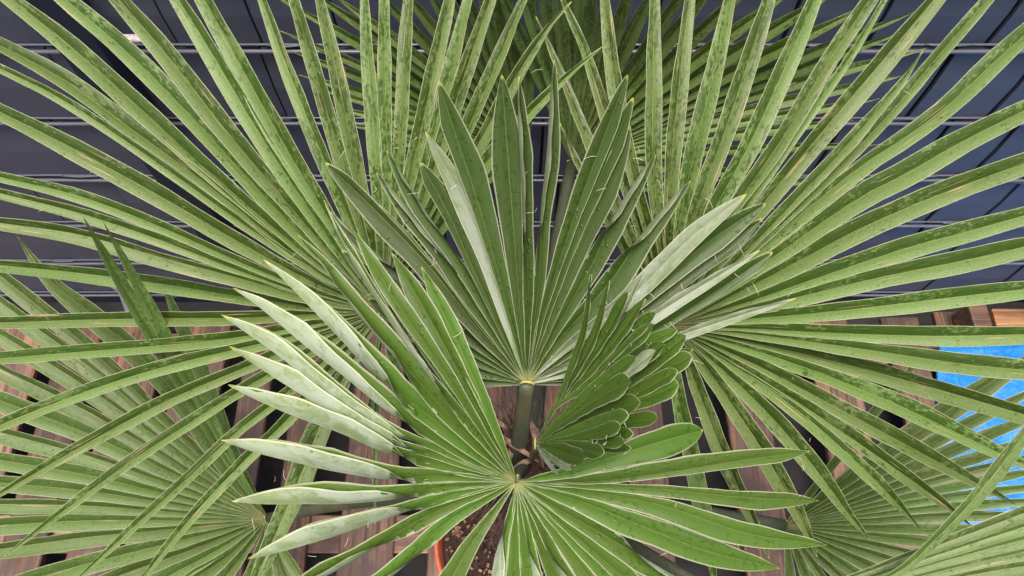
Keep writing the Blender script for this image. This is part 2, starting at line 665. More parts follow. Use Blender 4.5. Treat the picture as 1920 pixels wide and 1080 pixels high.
E = {}
L130 = dict(side='L', ang=140, k0=0.26, k1=0.48)

LEAVES = []
# ---- A: the near leaf, its hub in the lower middle
SA = []
def a(path, W, **o): SA.append((path, W, o))
a([(790, 500), (852, 630), (905, 745), (948, 850)], 40, d=.84)
a([(735, 475), (810, 605), (875, 725), (932, 835)], 50, d=.835)
a([(690, 480), (775, 620), (850, 735), (915, 830)], 46, d=.83)
a([(607, 375), (640, 440), (690, 520), (790, 670), (890, 800)], 44, side='L', ang=118, k0=.2, k1=.5)
a([(662, 430), (745, 570), (835, 700), (905, 810)], 44)
a([(557, 440), (600, 490), (675, 590), (780, 710), (880, 820)], 52, side='L', ang=100, k0=.3, k1=.6)
a([(495, 487), (560, 540), (650, 625), (760, 735), (870, 835)], 60, side='L', ang=128, k0=.3, k1=.6)
a([(437, 540), (500, 575), (610, 655), (740, 760), (860, 850)], 66, **L130)
a([(415, 590), (500, 635), (620, 715), (750, 800), (870, 865)], 74, side='L', ang=150, k0=.26, k1=.42)
a([(430, 650), (530, 700), (650, 765), (770, 830), (880, 875)], 74, side='L', ang=150, k0=.26, k1=.45)
a([(428, 722), (520, 752), (650, 795), (780, 850), (880, 885)], 74, **L130)
a([(415, 825), (520, 843), (660, 868), (790, 888), (890, 897)], 76, **L130)
a([(435, 940), (540, 930), (670, 920), (790, 915), (890, 909)], 76, **L130)
a([(465, 1048), (560, 1010), (680, 965), (790, 938), (890, 918)], 70, side='L', ang=138, k0=.2, k1=.5)
a([(500, 1135), (600, 1070), (700, 1012), (800, 966), (890, 928)], 66, side='L', ang=118, k0=.3, k1=.6)
a([(600, 1170), (690, 1100), (770, 1030), (850, 970), (910, 936)], 60, side='L', ang=110, k0=.3, k1=.6)
a([(740, 1230), (830, 1110), (880, 1025), (930, 955)], 64, fold=18)
a([(900, 1260), (928, 1120), (945, 1020), (958, 960)], 46, side='R', ang=132, k0=.12, k1=.34)
a([(962, 1280), (965, 1120), (966, 1000)], 38)
a([(1000, 1280), (992, 1120), (980, 1000)], 36)
a([(1050, 1270), (1022, 1130), (992, 1000)], 46, side='R', ang=128, k0=.15, k1=.4)
a([(1095, 1260), (1052, 1120), (1005, 1000)], 38)
a([(1150, 1250), (1085, 1120), (1015, 990)], 48, side='R', ang=128, k0=.2, k1=.45)
a([(1255, 1215), (1150, 1096), (1038, 980)], 38)
a([(1210, 1230), (1125, 1110), (1030, 985)], 46)
a([(1290, 1205), (1170, 1085), (1045, 975)], 48)
a([(1350, 1130), (1230, 1060), (1110, 990), (1040, 950)], 50, side='L', ang=95, k0=.3, k1=.6)
a([(1463, 1066), (1330, 1035), (1200, 985), (1090, 940)], 52)
a([(1552, 1022), (1400, 1000), (1250, 950), (1110, 922)], 50)
a([(1537, 939), (1390, 932), (1250, 918), (1110, 910)], 50)
a([(1519, 846), (1400, 862), (1240, 888), (1110, 903)], 50)
a([(1318, 806), (1225, 832), (1130, 862), (1060, 885)], 54, tap=.7, blunt=4, k0=.5, k1=.9)
LEAVES.append(dict(key='A', hub=(968, 903), d0=.86, segs=SA, age=0.0, tap=.55, blunt=2.3, tone=1.1, arch=.03, fold=36,
                   depth=lambda x, y: .83 + (.07 if y > 700 and x > 700 else 0) - .06 * max(0, (700 - y) / 400),
                   label='pale tipped young fan leaf, the nearest, spread flat in the lower middle'))

# ---- B: the upright dark leaf in the middle
SB = []
def b(path, W, **o): SB.append((path, W, o))
b([(800, 712), (900, 716)], 30, d=.87)
b([(740, 640), (880, 690)], 40, d=.87)
b([(690, 560), (800, 625), (900, 680)], 44, d=.87)
b([(640, 470), (760, 570), (880, 655)], 46, d=.87)
b([(620, 395), (700, 470), (800, 560), (900, 650)], 46, side='R', ang=98, k0=.5, k1=.8)
b([(610, 305), (710, 400), (810, 505), (900, 620)], 54)
b([(690, 370), (760, 450), (840, 550), (920, 640)], 34)
b([(705, 323), (775, 420), (850, 520), (920, 620)], 50, side='R', ang=105, k0=.4, k1=.7)
b([(725, 281), (790, 385), (860, 490), (925, 605)], 50, side='R', ang=92, k0=.4, k1=.7)
b([(789, 305), (840, 400), (890, 510), (940, 620)], 64, fold=18)
b([(797, 245), (855, 350), (905, 460), (945, 590)], 40, flip=1, fold=14)
b([(822, 153), (860, 270), (905, 410), (950, 570)], 66, fold=20)
b([(941, 140), (952, 290), (963, 430), (975, 580)], 66, fold=18)
b([(973, 143), (986, 290), (993, 430), (990, 580)], 50, side='L', ang=106, k0=.3, k1=.6)
b([(1040, 112), (1036, 290), (1020, 450), (1002, 600)], 50, side='L', ang=108, k0=.3, k1=.6)
b([(1177, 139), (1120, 290), (1065, 440), (1015, 600)], 52)
b([(1187, 183), (1130, 320), (1075, 450), (1020, 610)], 52)
b([(1182, 237), (1135, 350), (1080, 475), (1025, 620)], 62, fold=20)
b([(1230, 290), (1175, 385), (1105, 505), (1035, 630)], 58, side='L', ang=104, k0=.5, k1=.8)
b([(1295, 338), (1220, 435), (1130, 545), (1045, 640)], 58, side='L', ang=104, k0=.5, k1=.8)
b([(1401, 362), (1290, 450), (1180, 560), (1060, 655)], 44, flip=1, fold=12, d=.84)
b([(1437, 380), (1320, 460), (1190, 570), (1065, 665)], 62, d=.87)
b([(1430, 410), (1310, 500), (1190, 595), (1070, 672)], 56, d=.89)
b([(1425, 470), (1300, 545), (1180, 620), (1080, 678)], 26, flip=1, d=.86)
b([(1449, 473), (1330, 555), (1200, 635), (1080, 686)], 58, d=.90)
b([(1493, 560), (1385, 592), (1270, 630), (1120, 682)], 22, flip=1, d=.84)
b([(1300, 655), (1180, 690), (1080, 704)], 44, d=.90)
b([(1130, 715), (1060, 718)], 34, d=.88)
LEAVES.append(dict(key='B', tone=.60, q=.8, hub=(988, 720), d0=.90, segs=SB, age=0.03, arch=-.01, fold=36, blunt=2.6, tap=.55, vw=.2,
                   depth=lambda x, y: .88 - .10 * min(1, max(0, (500 - y) / 360)) + (.03 if x < 760 else 0),
                   label='dark green upright young fan leaf on a short thick stalk in the centre'))

# ---- C: the half-opened leaf right of the centre
SC = []
def c(path, W, hub2=None, **o): SC.append((path, W, o))
UPH = [(1042, 762), (1022, 800)]
c([(1108, 515), (1096, 620), (1068, 700)] + UPH, 26, side='L', ang=95, k0=.4, k1=.7, d=0.7750)
c([(1142, 526), (1118, 620), (1078, 700)] + UPH, 30, d=0.7728)
c([(1178, 548), (1140, 620), (1088, 700)] + UPH, 42, tap=.75, blunt=4, d=0.7706)
c([(1203, 515), (1160, 600), (1100, 695)] + UPH, 20, flip=1, d=0.7684)
c([(1209, 560), (1160, 630), (1100, 705)] + UPH, 40, tap=.7, blunt=3, d=0.7662)
c([(1229, 587), (1165, 650), (1105, 715)] + UPH, 46, tap=.75, blunt=4, d=0.7640)
c([(1226, 608), (1165, 665), (1100, 725)] + UPH, 48, tap=.75, blunt=4, d=0.7618)
c([(1270, 618), (1205, 650), (1130, 710)] + UPH, 34, tap=.8, blunt=5, d=0.7966)
c([(1286, 630), (1220, 680), (1150, 730), (1060, 770)], 52, tap=.8, blunt=5, d=0.7944)
c([(1246, 645), (1180, 695), (1110, 745), (1050, 785)], 46, tap=.8, blunt=5, d=0.7922)
c([(1230, 657), (1170, 705), (1110, 750), (1050, 790)], 40, flip=1, tap=.8, blunt=4, d=0.7900)
c([(1297, 668), (1220, 705), (1130, 750), (1055, 792)], 54, tap=.82, blunt=6, d=0.7878)
c([(1270, 695), (1200, 735), (1120, 770), (1050, 800)], 40, tap=.8, blunt=5, d=0.7856)
c([(1272, 722), (1200, 750), (1110, 780), (1050, 805)], 60, tap=.82, blunt=6, d=0.7834)
c([(1192, 672), (1130, 715), (1070, 765), (1030, 805)], 46, tap=.75, blunt=5, d=0.7442)
c([(1182, 716), (1125, 745), (1060, 790), (1030, 812)], 62, tap=.75, blunt=5, d=0.7420)
c([(1200, 755), (1140, 770), (1080, 797), (1035, 817)], 46, tap=.8, blunt=5, d=0.7398)
c([(1233, 784), (1170, 795), (1100, 812), (1045, 824)], 42, tap=.8, blunt=5, d=0.7746)
c([(1177, 780), (1125, 790), (1070, 808), (1035, 820)], 40, tap=.8, blunt=5, d=0.7354)
c([(1186, 814), (1130, 817), (1075, 823)], 34, tap=.8, blunt=5, d=0.7702)
c([(1163, 800), (1115, 813), (1070, 822), (1035, 826)], 36, tap=.8, blunt=5, d=0.7310)
c([(1170, 830), (1120, 830), (1070, 829)], 28, tap=.8, blunt=5, d=0.7288)
c([(1182, 841), (1130, 838), (1075, 833)], 24, tap=.8, blunt=4, d=0.7636)
c([(1132, 849), (1095, 842), (1055, 835)], 34, tap=.8, blunt=5, d=0.7244)
c([(1095, 862), (1065, 850), (1035, 840)], 40, tap=.8, blunt=5, d=0.7222)
c([(1074, 882), (1048, 868), (1025, 852)], 15, flip=1, tap=.8, blunt=4, d=0.7200)
c([(1052, 893), (1032, 872), (1018, 852)], 12, flip=1, d=0.7178)
LEAVES.append(dict(key='C', tone=1.1, q=.72, grow=1.6, ws=.80, hub=(1005, 832), d0=.93, segs=SC, age=0.0, arch=0.0, fold=20, maxgap=.5, vw=.45, tmax=.955,
                   depth=lambda x, y: .755, label='half opened young leaf with short blunt white edged fingers'))

# ---- D: the big old leaf on the left
SD = []
def d(path, W, **o): SD.append((path, W, o))
X = 260
d([(1130, 87), (1060, 146), (990, 215), (900, 320), (810, 450)], 40, d=.93)
d([(1072, 3), (1020, 62), (955, 165), (880, 300), (790, 450)], 44, d=.93)
d([(982, 0), (900, 190), (840, 330), (775, 465)], 40, ext=120, d=.95)
d([(919, 0), (868, 150), (815, 310), (760, 470)], 40, ext=200, d=.97)
d([(878, 0), (840, 150), (795, 320), (750, 470)], 39, ext=140)
d([(843, 0), (812, 140), (775, 310), (742, 465)], 42, ext=140)
d([(768, 0), (757, 140), (745, 300), (730, 460)], 46, ext=140, roll=.1)
d([(720, 0), (722, 140), (727, 300), (726, 460)], 39, ext=140)
d([(684, 0), (693, 140), (706, 300), (716, 460)], 37, ext=140)
d([(600, 0), (630, 130), (663, 290), (700, 460)], 40, ext=140)
d([(551, 0), (590, 130), (637, 290), (690, 460)], 40, ext=140)
d([(492, 0), (536, 120), (600, 280), (680, 470)], 39, ext=140)
d([(384, 0), (455, 130), (555, 310), (660, 480)], 56, ext=X)
d([(335, 0), (400, 105), (505, 280), (640, 480)], 50, ext=X)
d([(224, 0), (320, 112), (440, 265), (620, 475)], 56, ext=X)
d([(124, 0), (235, 95), (360, 220), (600, 480)], 54, ext=X)
d([(22, 0), (130, 85), (275, 215), (400, 330), (590, 490)], 54, ext=X)
d([(0, 85), (120, 150), (250, 245), (400, 355), (580, 500)], 50, ext=X)
d([(0, 128), (100, 177), (200, 240), (330, 330), (500, 450)], 28, ext=X)
d([(0, 210), (130, 275), (300, 368), (450, 455), (600, 535)], 54, ext=X, roll=.15)
d([(0, 332), (150, 368), (300, 425), (470, 500), (610, 555)], 34, ext=X)
d([(0, 362), (150, 400), (300, 450), (450, 508), (600, 560)], 36, ext=X)
d([(0, 418), (150, 440), (300, 482), (450, 522), (600, 565)], 48, ext=X, roll=.15)
d([(0, 497), (150, 512), (300, 532), (450, 556), (600, 575)], 42, ext=X, d=1.14)
d([(0, 605), (150, 600), (300, 597), (450, 596), (600, 588)], 38, ext=X, d=1.15)
d([(0, 672), (150, 660), (300, 648), (450, 632), (600, 606)], 38, ext=X, d=1.15)
d([(0, 797), (150, 738), (300, 690), (450, 653), (600, 618)], 40, ext=X)
d([(-20, 938), (130, 850), (300, 758), (440, 697), (580, 640)], 38, ext=60)
d([(2, 1048), (130, 950), (250, 862), (380, 778), (480, 715), (600, 650)], 34)
d([(120, 1110), (230, 1007), (350, 898), (450, 805), (540, 735), (620, 665)], 30)
d([(235, 1125), (350, 980), (450, 872), (540, 785), (620, 690)], 34)
d([(440, 1180), (500, 1040), (555, 915), (600, 800), (660, 680)], 62, fold=18)
d([(703, 985), (703, 880), (706, 760), (712, 660)], 16)
d([(775, 800), (750, 720), (730, 640)], 26)
d([(690, 820), (697, 740), (708, 650)], 22)
LEAVES.append(dict(key='D', hub=(718, 583), d0=1.08, segs=SD, age=1.0, arch=.02, fold=44, fence=.07, tap=.5, ws=.72,
                   depth=lambda x, y: 1.0, label='large mature fan leaf with narrow mottled fingers filling the left'))

# ---- E: the big old leaf on the right
SE = []
def e(path, W, **o): SE.append((path, W, o))
e([(1005, 30), (1048, 130), (1100, 260), (1170, 420)], 29, d=1.02)
e([(1050, 230), (1090, 320), (1150, 430)], 25)
e([(1055, 0), (1100, 105), (1145, 250), (1200, 430)], 30, ext=60, d=1.02)
e([(1134, 0), (1152, 150), (1180, 300), (1218, 450)], 37, ext=140)
e([(1226, 0), (1224, 150), (1224, 300), (1238, 450)], 40, ext=140)
e([(1292, 0), (1276, 130), (1260, 290), (1252, 450)], 40, ext=140)
e([(1367, 0), (1340, 130), (1303, 280), (1268, 450)], 44, ext=140)
e([(1440, 0), (1398, 130), (1347, 280), (1285, 450)], 47, ext=140)
e([(1527, 0), (1465, 140), (1403, 275), (1305, 460)], 50, ext=140)
e([(1630, 0), (1550, 120), (1460, 270), (1330, 460)], 42, ext=X)
e([(1658, 0), (1595, 105), (1490, 255), (1350, 460)], 22, ext=120, d=1.0)
e([(1751, 0), (1650, 120), (1523, 270), (1360, 470)], 52, ext=X)
e([(1731, 95), (1690, 155), (1630, 225), (1550, 315), (1400, 470)], 37)
e([(1851, 0), (1755, 110), (1675, 205), (1580, 305), (1400, 480)], 32, ext=X)
e([(1925, 62), (1850, 130), (1780, 196), (1700, 256), (1600, 322), (1420, 470)], 54, ext=X)
e([(1925, 205), (1800, 268), (1700, 325), (1600, 378), (1430, 495)], 60, ext=X)
e([(1925, 305), (1800, 350), (1700, 390), (1600, 435), (1440, 520)], 60, ext=X)
e([(1925, 403), (1800, 438), (1700, 465), (1550, 515), (1420, 560)], 54, ext=X)
e([(1925, 462), (1800, 490), (1650, 520), (1500, 556), (1400, 580)], 54, ext=X)
e([(1925, 542), (1800, 556), (1650, 574), (1500, 590), (1400, 598)], 48, ext=X)
e([(1925, 627), (1750, 630), (1550, 624), (1400, 616)], 50, ext=X)
e([(1930, 695), (1800, 682), (1600, 652), (1420, 628)], 52, ext=X)
e([(1930, 780), (1800, 742), (1650, 700), (1450, 650)], 52, ext=X)
e([(2000, 905), (1900, 862), (1780, 805), (1640, 740), (1450, 668)], 50)
e([(1912, 950), (1820, 900), (1700, 835), (1560, 760), (1410, 680)], 46)
e([(1823, 987), (1750, 930), (1640, 852), (1500, 757), (1380, 682)], 46)
e([(1725, 990), (1645, 905), (1550, 815), (1450, 735), (1350, 670)], 48)
e([(1632, 1013), (1590, 962), (1520, 868), (1430, 765), (1340, 680)], 46)
e([(1533, 1045), (1500, 970), (1430, 845), (1370, 755), (1310, 670)], 48)
e([(1442, 1048), (1410, 970), (1360, 860), (1318, 755), (1285, 670)], 40)
e([(1345, 1120), (1322, 990), (1298, 870), (1275, 765), (1264, 690)], 42)
LEAVES.append(dict(key='E', hub=(1256, 612), d0=1.04, segs=SE, age=1.0, arch=.02, fold=44, fence=.07, tap=.55, ws=.76,
                   depth=lambda x, y: .98 + (.06 if y > 800 else 0),
                   label='large mature fan leaf with wide mottled fingers filling the right'))

# ---- F1, F2: two older leaves behind, against the fence
SF = [([t_, ((t_[0] * .45 + 1078 * .55) + bx_, t_[1] * .45 + 300 * .55 + by_)], w_, {}) for t_, w_, bx_, by_ in [
    ((925, -40), 34, 4, 0), ((962, -70), 34, 2, 0), ((1005, -80), 34, 0, 0), ((1040, -90), 36, -4, 0),
    ((1066, -90), 30, 0, 0), ((1090, -90), 30, 0, 0), ((1117, -90), 32, 0, 0), ((1150, -90), 30, 0, 0),
    ((1200, -80), 34, 0, 0), ((1250, -70), 36, -4, 0), ((1310, -60), 38, -4, 0), ((1370, -70), 38, -4, 0),
    ((1440, -60), 38, -6, -4), ((1500, -30), 38, -6, -6), ((1590, -30), 38, 0, -10), ((1640, 5), 38, 0, -10),
    ((1720, 20), 38, 0, -12), ((1705, 55), 34, 0, -8), ((1740, 90), 34, 0, -14), ((1700, 140), 34, 0, -10),
    ((1650, 185), 34, 0, -8), ((1600, 225), 32, 0, -6), ((1662, 270), 24, 0, -4), ((1600, 355), 28, 0, -6),
    ((1480, 398), 28, 0, 0), ((1360, 410), 28, 0, 0)]]
LEAVES.append(dict(key='F', ws=.70, vw=1.5, tone=1.6, hub=(1072, 305), d0=1.36, segs=SF, age=.9, arch=.02, fold=34, fence=.17, tap=.6,
                   depth=lambda x, y: 1.22, label='old fan leaf behind the others, spread against the grey fence'))
SF2 = [([t_, ((t_[0] * .5 + 985 * .5), t_[1] * .5 + 292 * .5 + by_)], w_, {}) for t_, w_, by_ in [
    ((790, 395), 26, 4), ((740, 350), 24, 2), ((700, 300), 24, 0), ((690, 262), 24, 0), ((640, 232), 26, -2),
    ((618, 200), 26, -4), ((600, 168), 28, -6), ((560, 140), 28, -10), ((545, 95), 28, -10), ((525, 58), 24, -14),
    ((510, -10), 28, -14), ((560, -30), 28, -14), ((625, -10), 30, -12), ((680, -40), 30, -10), ((730, -50), 30, -10),
    ((775, -60), 28, -8), ((815, -60), 28, -6), ((850, -70), 28, -4), ((885, -70), 28, -2), ((915, -80), 26, 0),
    ((945, -80), 26, 0), ((1000, -70), 26, 0)]]
LEAVES.append(dict(key='F2', ws=.72, vw=1.5, tone=1.6, hub=(988, 298), d0=1.42, segs=SF2, age=.9, arch=.02, fold=34, fence=.14, tap=.6,
                   depth=lambda x, y: 1.25, label='narrow fingered fan leaf far behind, reaching left along the fence'))

# ---- G: low leaf, lower left
SG = []
def g(path, W, **o): SG.append((path, W, o))
g([(155, 405), (250, 570), (345, 725), (430, 865)], 30, d=.86, fold=30, tone=2.0, nv=1)
g([(193, 415), (262, 540), (315, 640), (385, 765), (440, 870)], 26, d=.88, fold=30, tone=2.0, nv=1)
g([(300, 520), (380, 690), (445, 850)], 36, d=1.3)
g([(30, 440), (95, 525), (190, 605), (310, 715), (420, 860)], 46, d=1.28)
for y0, w_ in ((515, 44), (565, 44), (625, 44), (690, 44), (750, 44), (810, 42), (862, 40), (905, 38), (945, 36), (985, 38), (1030, 40)):
    g([(-2, y0), (160, y0 + (975 - y0) * .30 - 6), (320, y0 + (975 - y0) * .62 - 4)], w_, ext=200)
g([(-60, 1120), (160, 1058), (330, 1015)], 46)
g([(60, 1150), (210, 1085), (360, 1030)], 46)
g([(150, 1180), (280, 1100), (400, 1035)], 44)
g([(240, 1200), (340, 1105), (430, 1040)], 42)
g([(330, 1210), (400, 1110), (455, 1040)], 40)
g([(420, 1220), (455, 1120), (480, 1050)], 38)
g([(500, 1220), (502, 1120), (502, 1050)], 36)
g([(560, 1200), (540, 1110), (520, 1045)], 34)
g([(620, 1190), (575, 1100), (535, 1035)], 32)
LEAVES.append(dict(key='G', tone=.88, ws=.84, hub=(502, 972), d0=1.45, segs=SG, age=.75, arch=.0, fold=44, tap=.65,
                   depth=lambda x, y: 1.42, label='low fan leaf in the lower left with closely pleated fingers'))

# ---- H: low leaf, lower right
SH = []
def h(path, W, **o): SH.append((path, W, o))
for tx, ty, w_ in ((1750, 640, 30), (1960, 650, 74), (1990, 705, 40), (1990, 760, 44), (2000, 805, 40), (2000, 840, 36),
                   (2000, 872, 34), (2000, 905, 34), (2000, 935, 34), (2000, 965, 34), (2000, 1000, 36), (1980, 1045, 38),
                   (1940, 1090, 38), (1880, 1120, 38), (1810, 1150, 38), (1740, 1170, 38), (1680, 1180, 36), (1610, 1180, 36),
                   (1550, 1180, 34), (1490, 1180, 32)):
    h([(tx, ty), ((tx + 1472) / 2, (ty + 985) / 2 - (6 if ty < 985 else 0))], w_)
LEAVES.append(dict(key='H', tone=.8, ws=.56, hub=(1472, 985), d0=1.45, segs=SH, age=.75, arch=0, fold=44, tap=.65,
                   depth=lambda x, y: 1.35, label='low fan leaf in the lower right beside the blue tarp'))

# ---- I: pale leaf cutting the lower right corner
SI = []
def i_(path, W, **o): SI.append((path, W, o))
i_([(2060, 905), (1920, 962), (1760, 1022), (1590, 1085)], 44)
i_([(2080, 940), (1920, 988), (1760, 1040), (1600, 1093)], 44)
i_([(2090, 975), (1920, 1012), (1760, 1055), (1600, 1102)], 42)
i_([(2090, 1012), (1920, 1036), (1760, 1072), (1600, 1112)], 42)
i_([(2080, 1050), (1920, 1062), (1760, 1090), (1600, 1122)], 44)
i_([(2060, 1100), (1920, 1098), (1760, 1115), (1600, 1135)], 44)
i_([(1965, 750), (1905, 835), (1838, 922), (1760, 1005), (1680, 1075), (1560, 1115)], 34, d=.84)
LEAVES.append(dict(key='I', hub=(1400, 1150), d0=.95, segs=SI, age=.8, arch=0, fold=18, tap=.7,
                   depth=lambda x, y: .90, label='pale pleated fan leaf cutting across the lower right corner'))

# ------------------------------------------------------------------ the palm
POTC = Vector((0.013, 0.24, 0.0))
CROWN = at(985, 862, 1.02)
palm = empty('fan_palm', (POTC.x, POTC.y, 0.37))
tag(palm, 'green fan palm with wet mottled leaves growing from the orange pot', 'palm')

built = {}
allsegs = []
for sp in LEAVES:
    H, nrm, segs = make_leaf(sp)
    built[sp['key']] = (sp, H, nrm, segs)
    if sp['key'] in 'ABDE':
        for s in segs:
            vis = sum(1 for p in s['pts'] if 0 < 960 + FPX * (p - CAM).dot(RT) / (p - CAM).dot(FWD) < 1920
                      and 0 < 540 - FPX * (p - CAM).dot(UP) / (p - CAM).dot(FWD) < 1080)
            s['area'] = s['Wpx'] * s['px'] * vis / NS
            allsegs.append(s)
allsegs.sort(key=lambda s: -s['area'])
big = {id(s) for s in allsegs[:100]}


def hair(bm, rng, p, out, length, r=0.00022, mi=0):
    pts = [p]
    dv = out.normalized()
    for k in range(5):
        dv = (dv + Vector((rng.uniform(-1, 1), rng.uniform(-1, 1), rng.uniform(-1, 1))) * 0.45).normalized()
        pts.append(pts[-1] + dv * length / 5)
    add_tube(bm, pts, [r, r, r, r * .9, r * .7, r * .4], 4, mi)


PET = {   # waypoints of the stalk between crown and hub, and its half width
    'A': ([(975, 880, .95)], .010), 'B': ([(972, 852, .99), (979, 790, .945)], .0108),
    'C': ([(1000, 850, .97)], .010), 'D': ([(900, 780, 1.06), (800, 670, 1.07)], .009),
    'E': ([(1080, 770, 1.04), (1170, 690, 1.05)], .009), 'F': ([(1010, 700, 1.15), (1040, 480, 1.28)], .012),
    'F2': ([(980, 640, 1.2), (960, 450, 1.34)], .009), 'G': ([(800, 925, 1.2), (640, 945, 1.36)], .013),
    'H': ([(1120, 930, 1.2), (1300, 958, 1.36)], .013), 'I': ([(1080, 960, 1.1), (1250, 1060, 1.0)], .009)}
leafobj = {}
small = []
for key, (sp, H, nrm, segs) in built.items():
    rng = random.Random(hash(key) % 1000 if False else sum(map(ord, key)))
    bm = bmesh.new()
    way, hw = PET[key]
    cp, _ = spline([CROWN + Vector((rng.uniform(-.01, .01), rng.uniform(-.01, .01), -.06))] + [at(*q) for q in way] + [H], 14)
    add_tube(bm, cp, [hw * (1.25 - .4 * k / 13) for k in range(14)], 10, 0, .55, nrm)
    # the little crest where stalk meets blade
    T = (cp[-1] - cp[-2]).normalized()
    bb = T.cross(nrm).normalized()
    arc = [H + bb * hw * .75 * math.cos(q) + T * hw * 0.45 * math.sin(q) * (1 if key != 'A' else -1) + nrm * .0022
           for q in [math.pi * k / 9 for k in range(10)]]
    bmc = bmesh.new()
    bmt = bmesh.new()
    add_tube(bmc, arc, [hw * .10 + rng.uniform(0, .0006) for _ in arc], 6, 0)
    # loose threads on the margins
    if key in 'ABCDE':
        cnt = {'A': 26, 'B': 40, 'C': 50, 'D': 8, 'E': 8}[key]
        for _ in range(cnt):
            s = rng.choice(segs)
            k = rng.randint(12, NS - 2) if key == 'C' else rng.randint(8, NS - 3)
            p = s['pts'][k]
            Ts = (s['pts'][k + 1] - p).normalized()
            Bs = Ts.cross(nrm).normalized() * rng.choice((-1, 1))
            hair(bmt, rng, p + Bs * s['W'] * .40 + nrm * s['W'] * .18, Bs + nrm * .3 + Ts * rng.uniform(-.5, 1),
                 rng.uniform(.002, .006) if key == 'C' else rng.uniform(.006, .02))
    own = [s for s in segs if id(s) not in big] if key not in 'ABDE' else []
    if key in 'ABDE':
        small += [(s, nrm) for s in segs if id(s) not in big]
    me = mesh_from_segments('fan_leaf', own, nrm, bm)
    o = link_mesh('fan_leaf', me, [M_TOP, M_UND, M_PET, M_HAST, M_HAIR], palm)
    tag(o, sp['label'])
    leafobj[key] = o
    cr_ = bm_obj('stalk_crest', bmc, [M_HAST], None, True)
    cr_.parent = o
    if key in 'ABCDE':
        th_ = bm_obj('leaf_threads', bmt, [M_HAIR], None, True)
        th_.parent = o
        tag(th_, kind='stuff')
    for s in segs:
        if id(s) in big:
            me = mesh_from_segments('leaf_segment', [s], nrm)
            so_ = link_mesh('leaf_segment', me, [M_TOP, M_UND], None)
            so_.parent = o       # the leaf mesh sits at the world origin, so no offset is needed

# the few least visible segments of those four leaves, together
SMALL = [mesh_from_segments('leaf_segment', [s], nr) for s, nr in small]
bm = bmesh.new()
for me in SMALL:
    bm.from_mesh(me)
me = bpy.data.meshes.new('leaf_segment')
bm.to_mesh(me)
bm.free()
tag(link_mesh('leaf_segment', me, [M_TOP, M_UND], palm), kind='stuff')

# trunk: a rough column of old leaf bases
rng = random.Random(4)
bm = bmesh.new()
z0, z1 = 0.30, CROWN.z - 0.02
rings = []
for i in range(30):
    f = i / 29
    cpt = Vector((POTC.x, POTC.y, z0)).lerp(Vector((CROWN.x, CROWN.y, z1)), f)
    ring = []
    for k in range(20):
        a_ = 2 * math.pi * k / 20
        r = (0.062 - 0.020 * f) * (1 + .16 * math.sin(5 * a_ + i * 2.4) + .12 * rng.uniform(-1, 1))
        ring.append(bm.verts.new(cpt + Vector((math.cos(a_) * r, math.sin(a_) * r, 0))))
    rings.append(ring)
for i in range(29):
    for k in range(20):
        bm.faces.new((rings[i][k], rings[i][(k + 1) % 20], rings[i + 1][(k + 1) % 20], rings[i + 1][k]))
bm.faces.new(rings[-1])
bm_obj('trunk', bm, [M_TRUNK], palm, True)
# fibres and cut leaf stubs round the crown
bm = bmesh.new()
for _ in range(900):
    a_ = rng.uniform(0, 2 * math.pi)
    r = rng.uniform(.010, .055)
    zz = CROWN.z - rng.uniform(0.0, .24)
    p = Vector((CROWN.x + math.cos(a_) * r, CROWN.y + math.sin(a_) * r, zz))
    out = Vector((math.cos(a_), math.sin(a_), rng.uniform(-.3, 1.6)))
    pts = [p]
    dv = out.normalized()
    ln = rng.uniform(.03, .10)
    for k in range(5):
        dv = (dv + Vector((rng.uniform(-1, 1), rng.uniform(-1, 1), rng.uniform(-1, .8))) * .4).normalized()
        pts.append(pts[-1] + dv * ln / 5)
    add_tube(bm, pts, [.0009, .0008, .0007, .0006, .0005, .0003], 4, 0)
for (xx, yy, dd, ln, an) in ((952, 806, 1.0, .03, 40), (955, 868, .98, .025, 100), (1035, 860, 1.0, .06, 60), (1020, 880, .98, .06, 75),
                             (1012, 868, .97, .07, 35), (960, 880, .97, .03, 150)):
    p = at(xx, yy, dd)
    q = p + (RT * math.cos(R(an)) - UP * math.sin(R(an))) * -ln + Vector((0, 0, -.01))
    add_tube(bm, [q, q.lerp(p, .35) + Vector((0, 0, .004)), q.lerp(p, .7) + Vector((0, 0, .005)), p], [.0040, .0046, .0034, .0008], 7, 0, .35)
bm_obj('trunk_fibre', bm, [M_FIBRE], palm, True)

# ------------------------------------------------------------------ pot and soil
DECK = 0.15
bm = bmesh.new()
prof = [(.145, DECK), (.150, DECK + .004), (.182, .365), (.184, .37), (.196, .372), (.199, .376), (.199, .398), (.196, .402),
        (.190, .402), (.187, .397), (.180, .36), (.150, DECK + .02)]
rings = []
SD_ = 64
for r, z in prof:
    rings.append([bm.verts.new((POTC.x + r * math.cos(2 * math.pi * k / SD_), POTC.y + r * math.sin(2 * math.pi * k / SD_), z)) for k in range(SD_)])
for i in range(len(rings) - 1):
    for k in range(SD_):
        bm.faces.new((rings[i][k], rings[i][(k + 1) % SD_], rings[i + 1][(k + 1) % SD_], rings[i + 1][k]))
bm.faces.new(rings[0][::-1])
pot = bm_obj('plant_pot', bm, [M_POT], None, True)
tag(pot, 'round orange plastic pot under the palm, standing on the pallets', 'pot')
bm = bmesh.new()
n_ = 40
grid = {}
for i in range(n_ + 1):
    for k in range(64):
        r = .178 * i / n_
        a_ = 2 * math.pi * k / 64
        x, y = r * math.cos(a_), r * math.sin(a_)
        grid[i, k] = bm.verts.new((POTC.x + x, POTC.y + y, .365 + .010 * noise.noise(Vector((x * 30, y * 30, 0))) + .006 * noise.noise(Vector((x * 110, y * 110, 3)))))
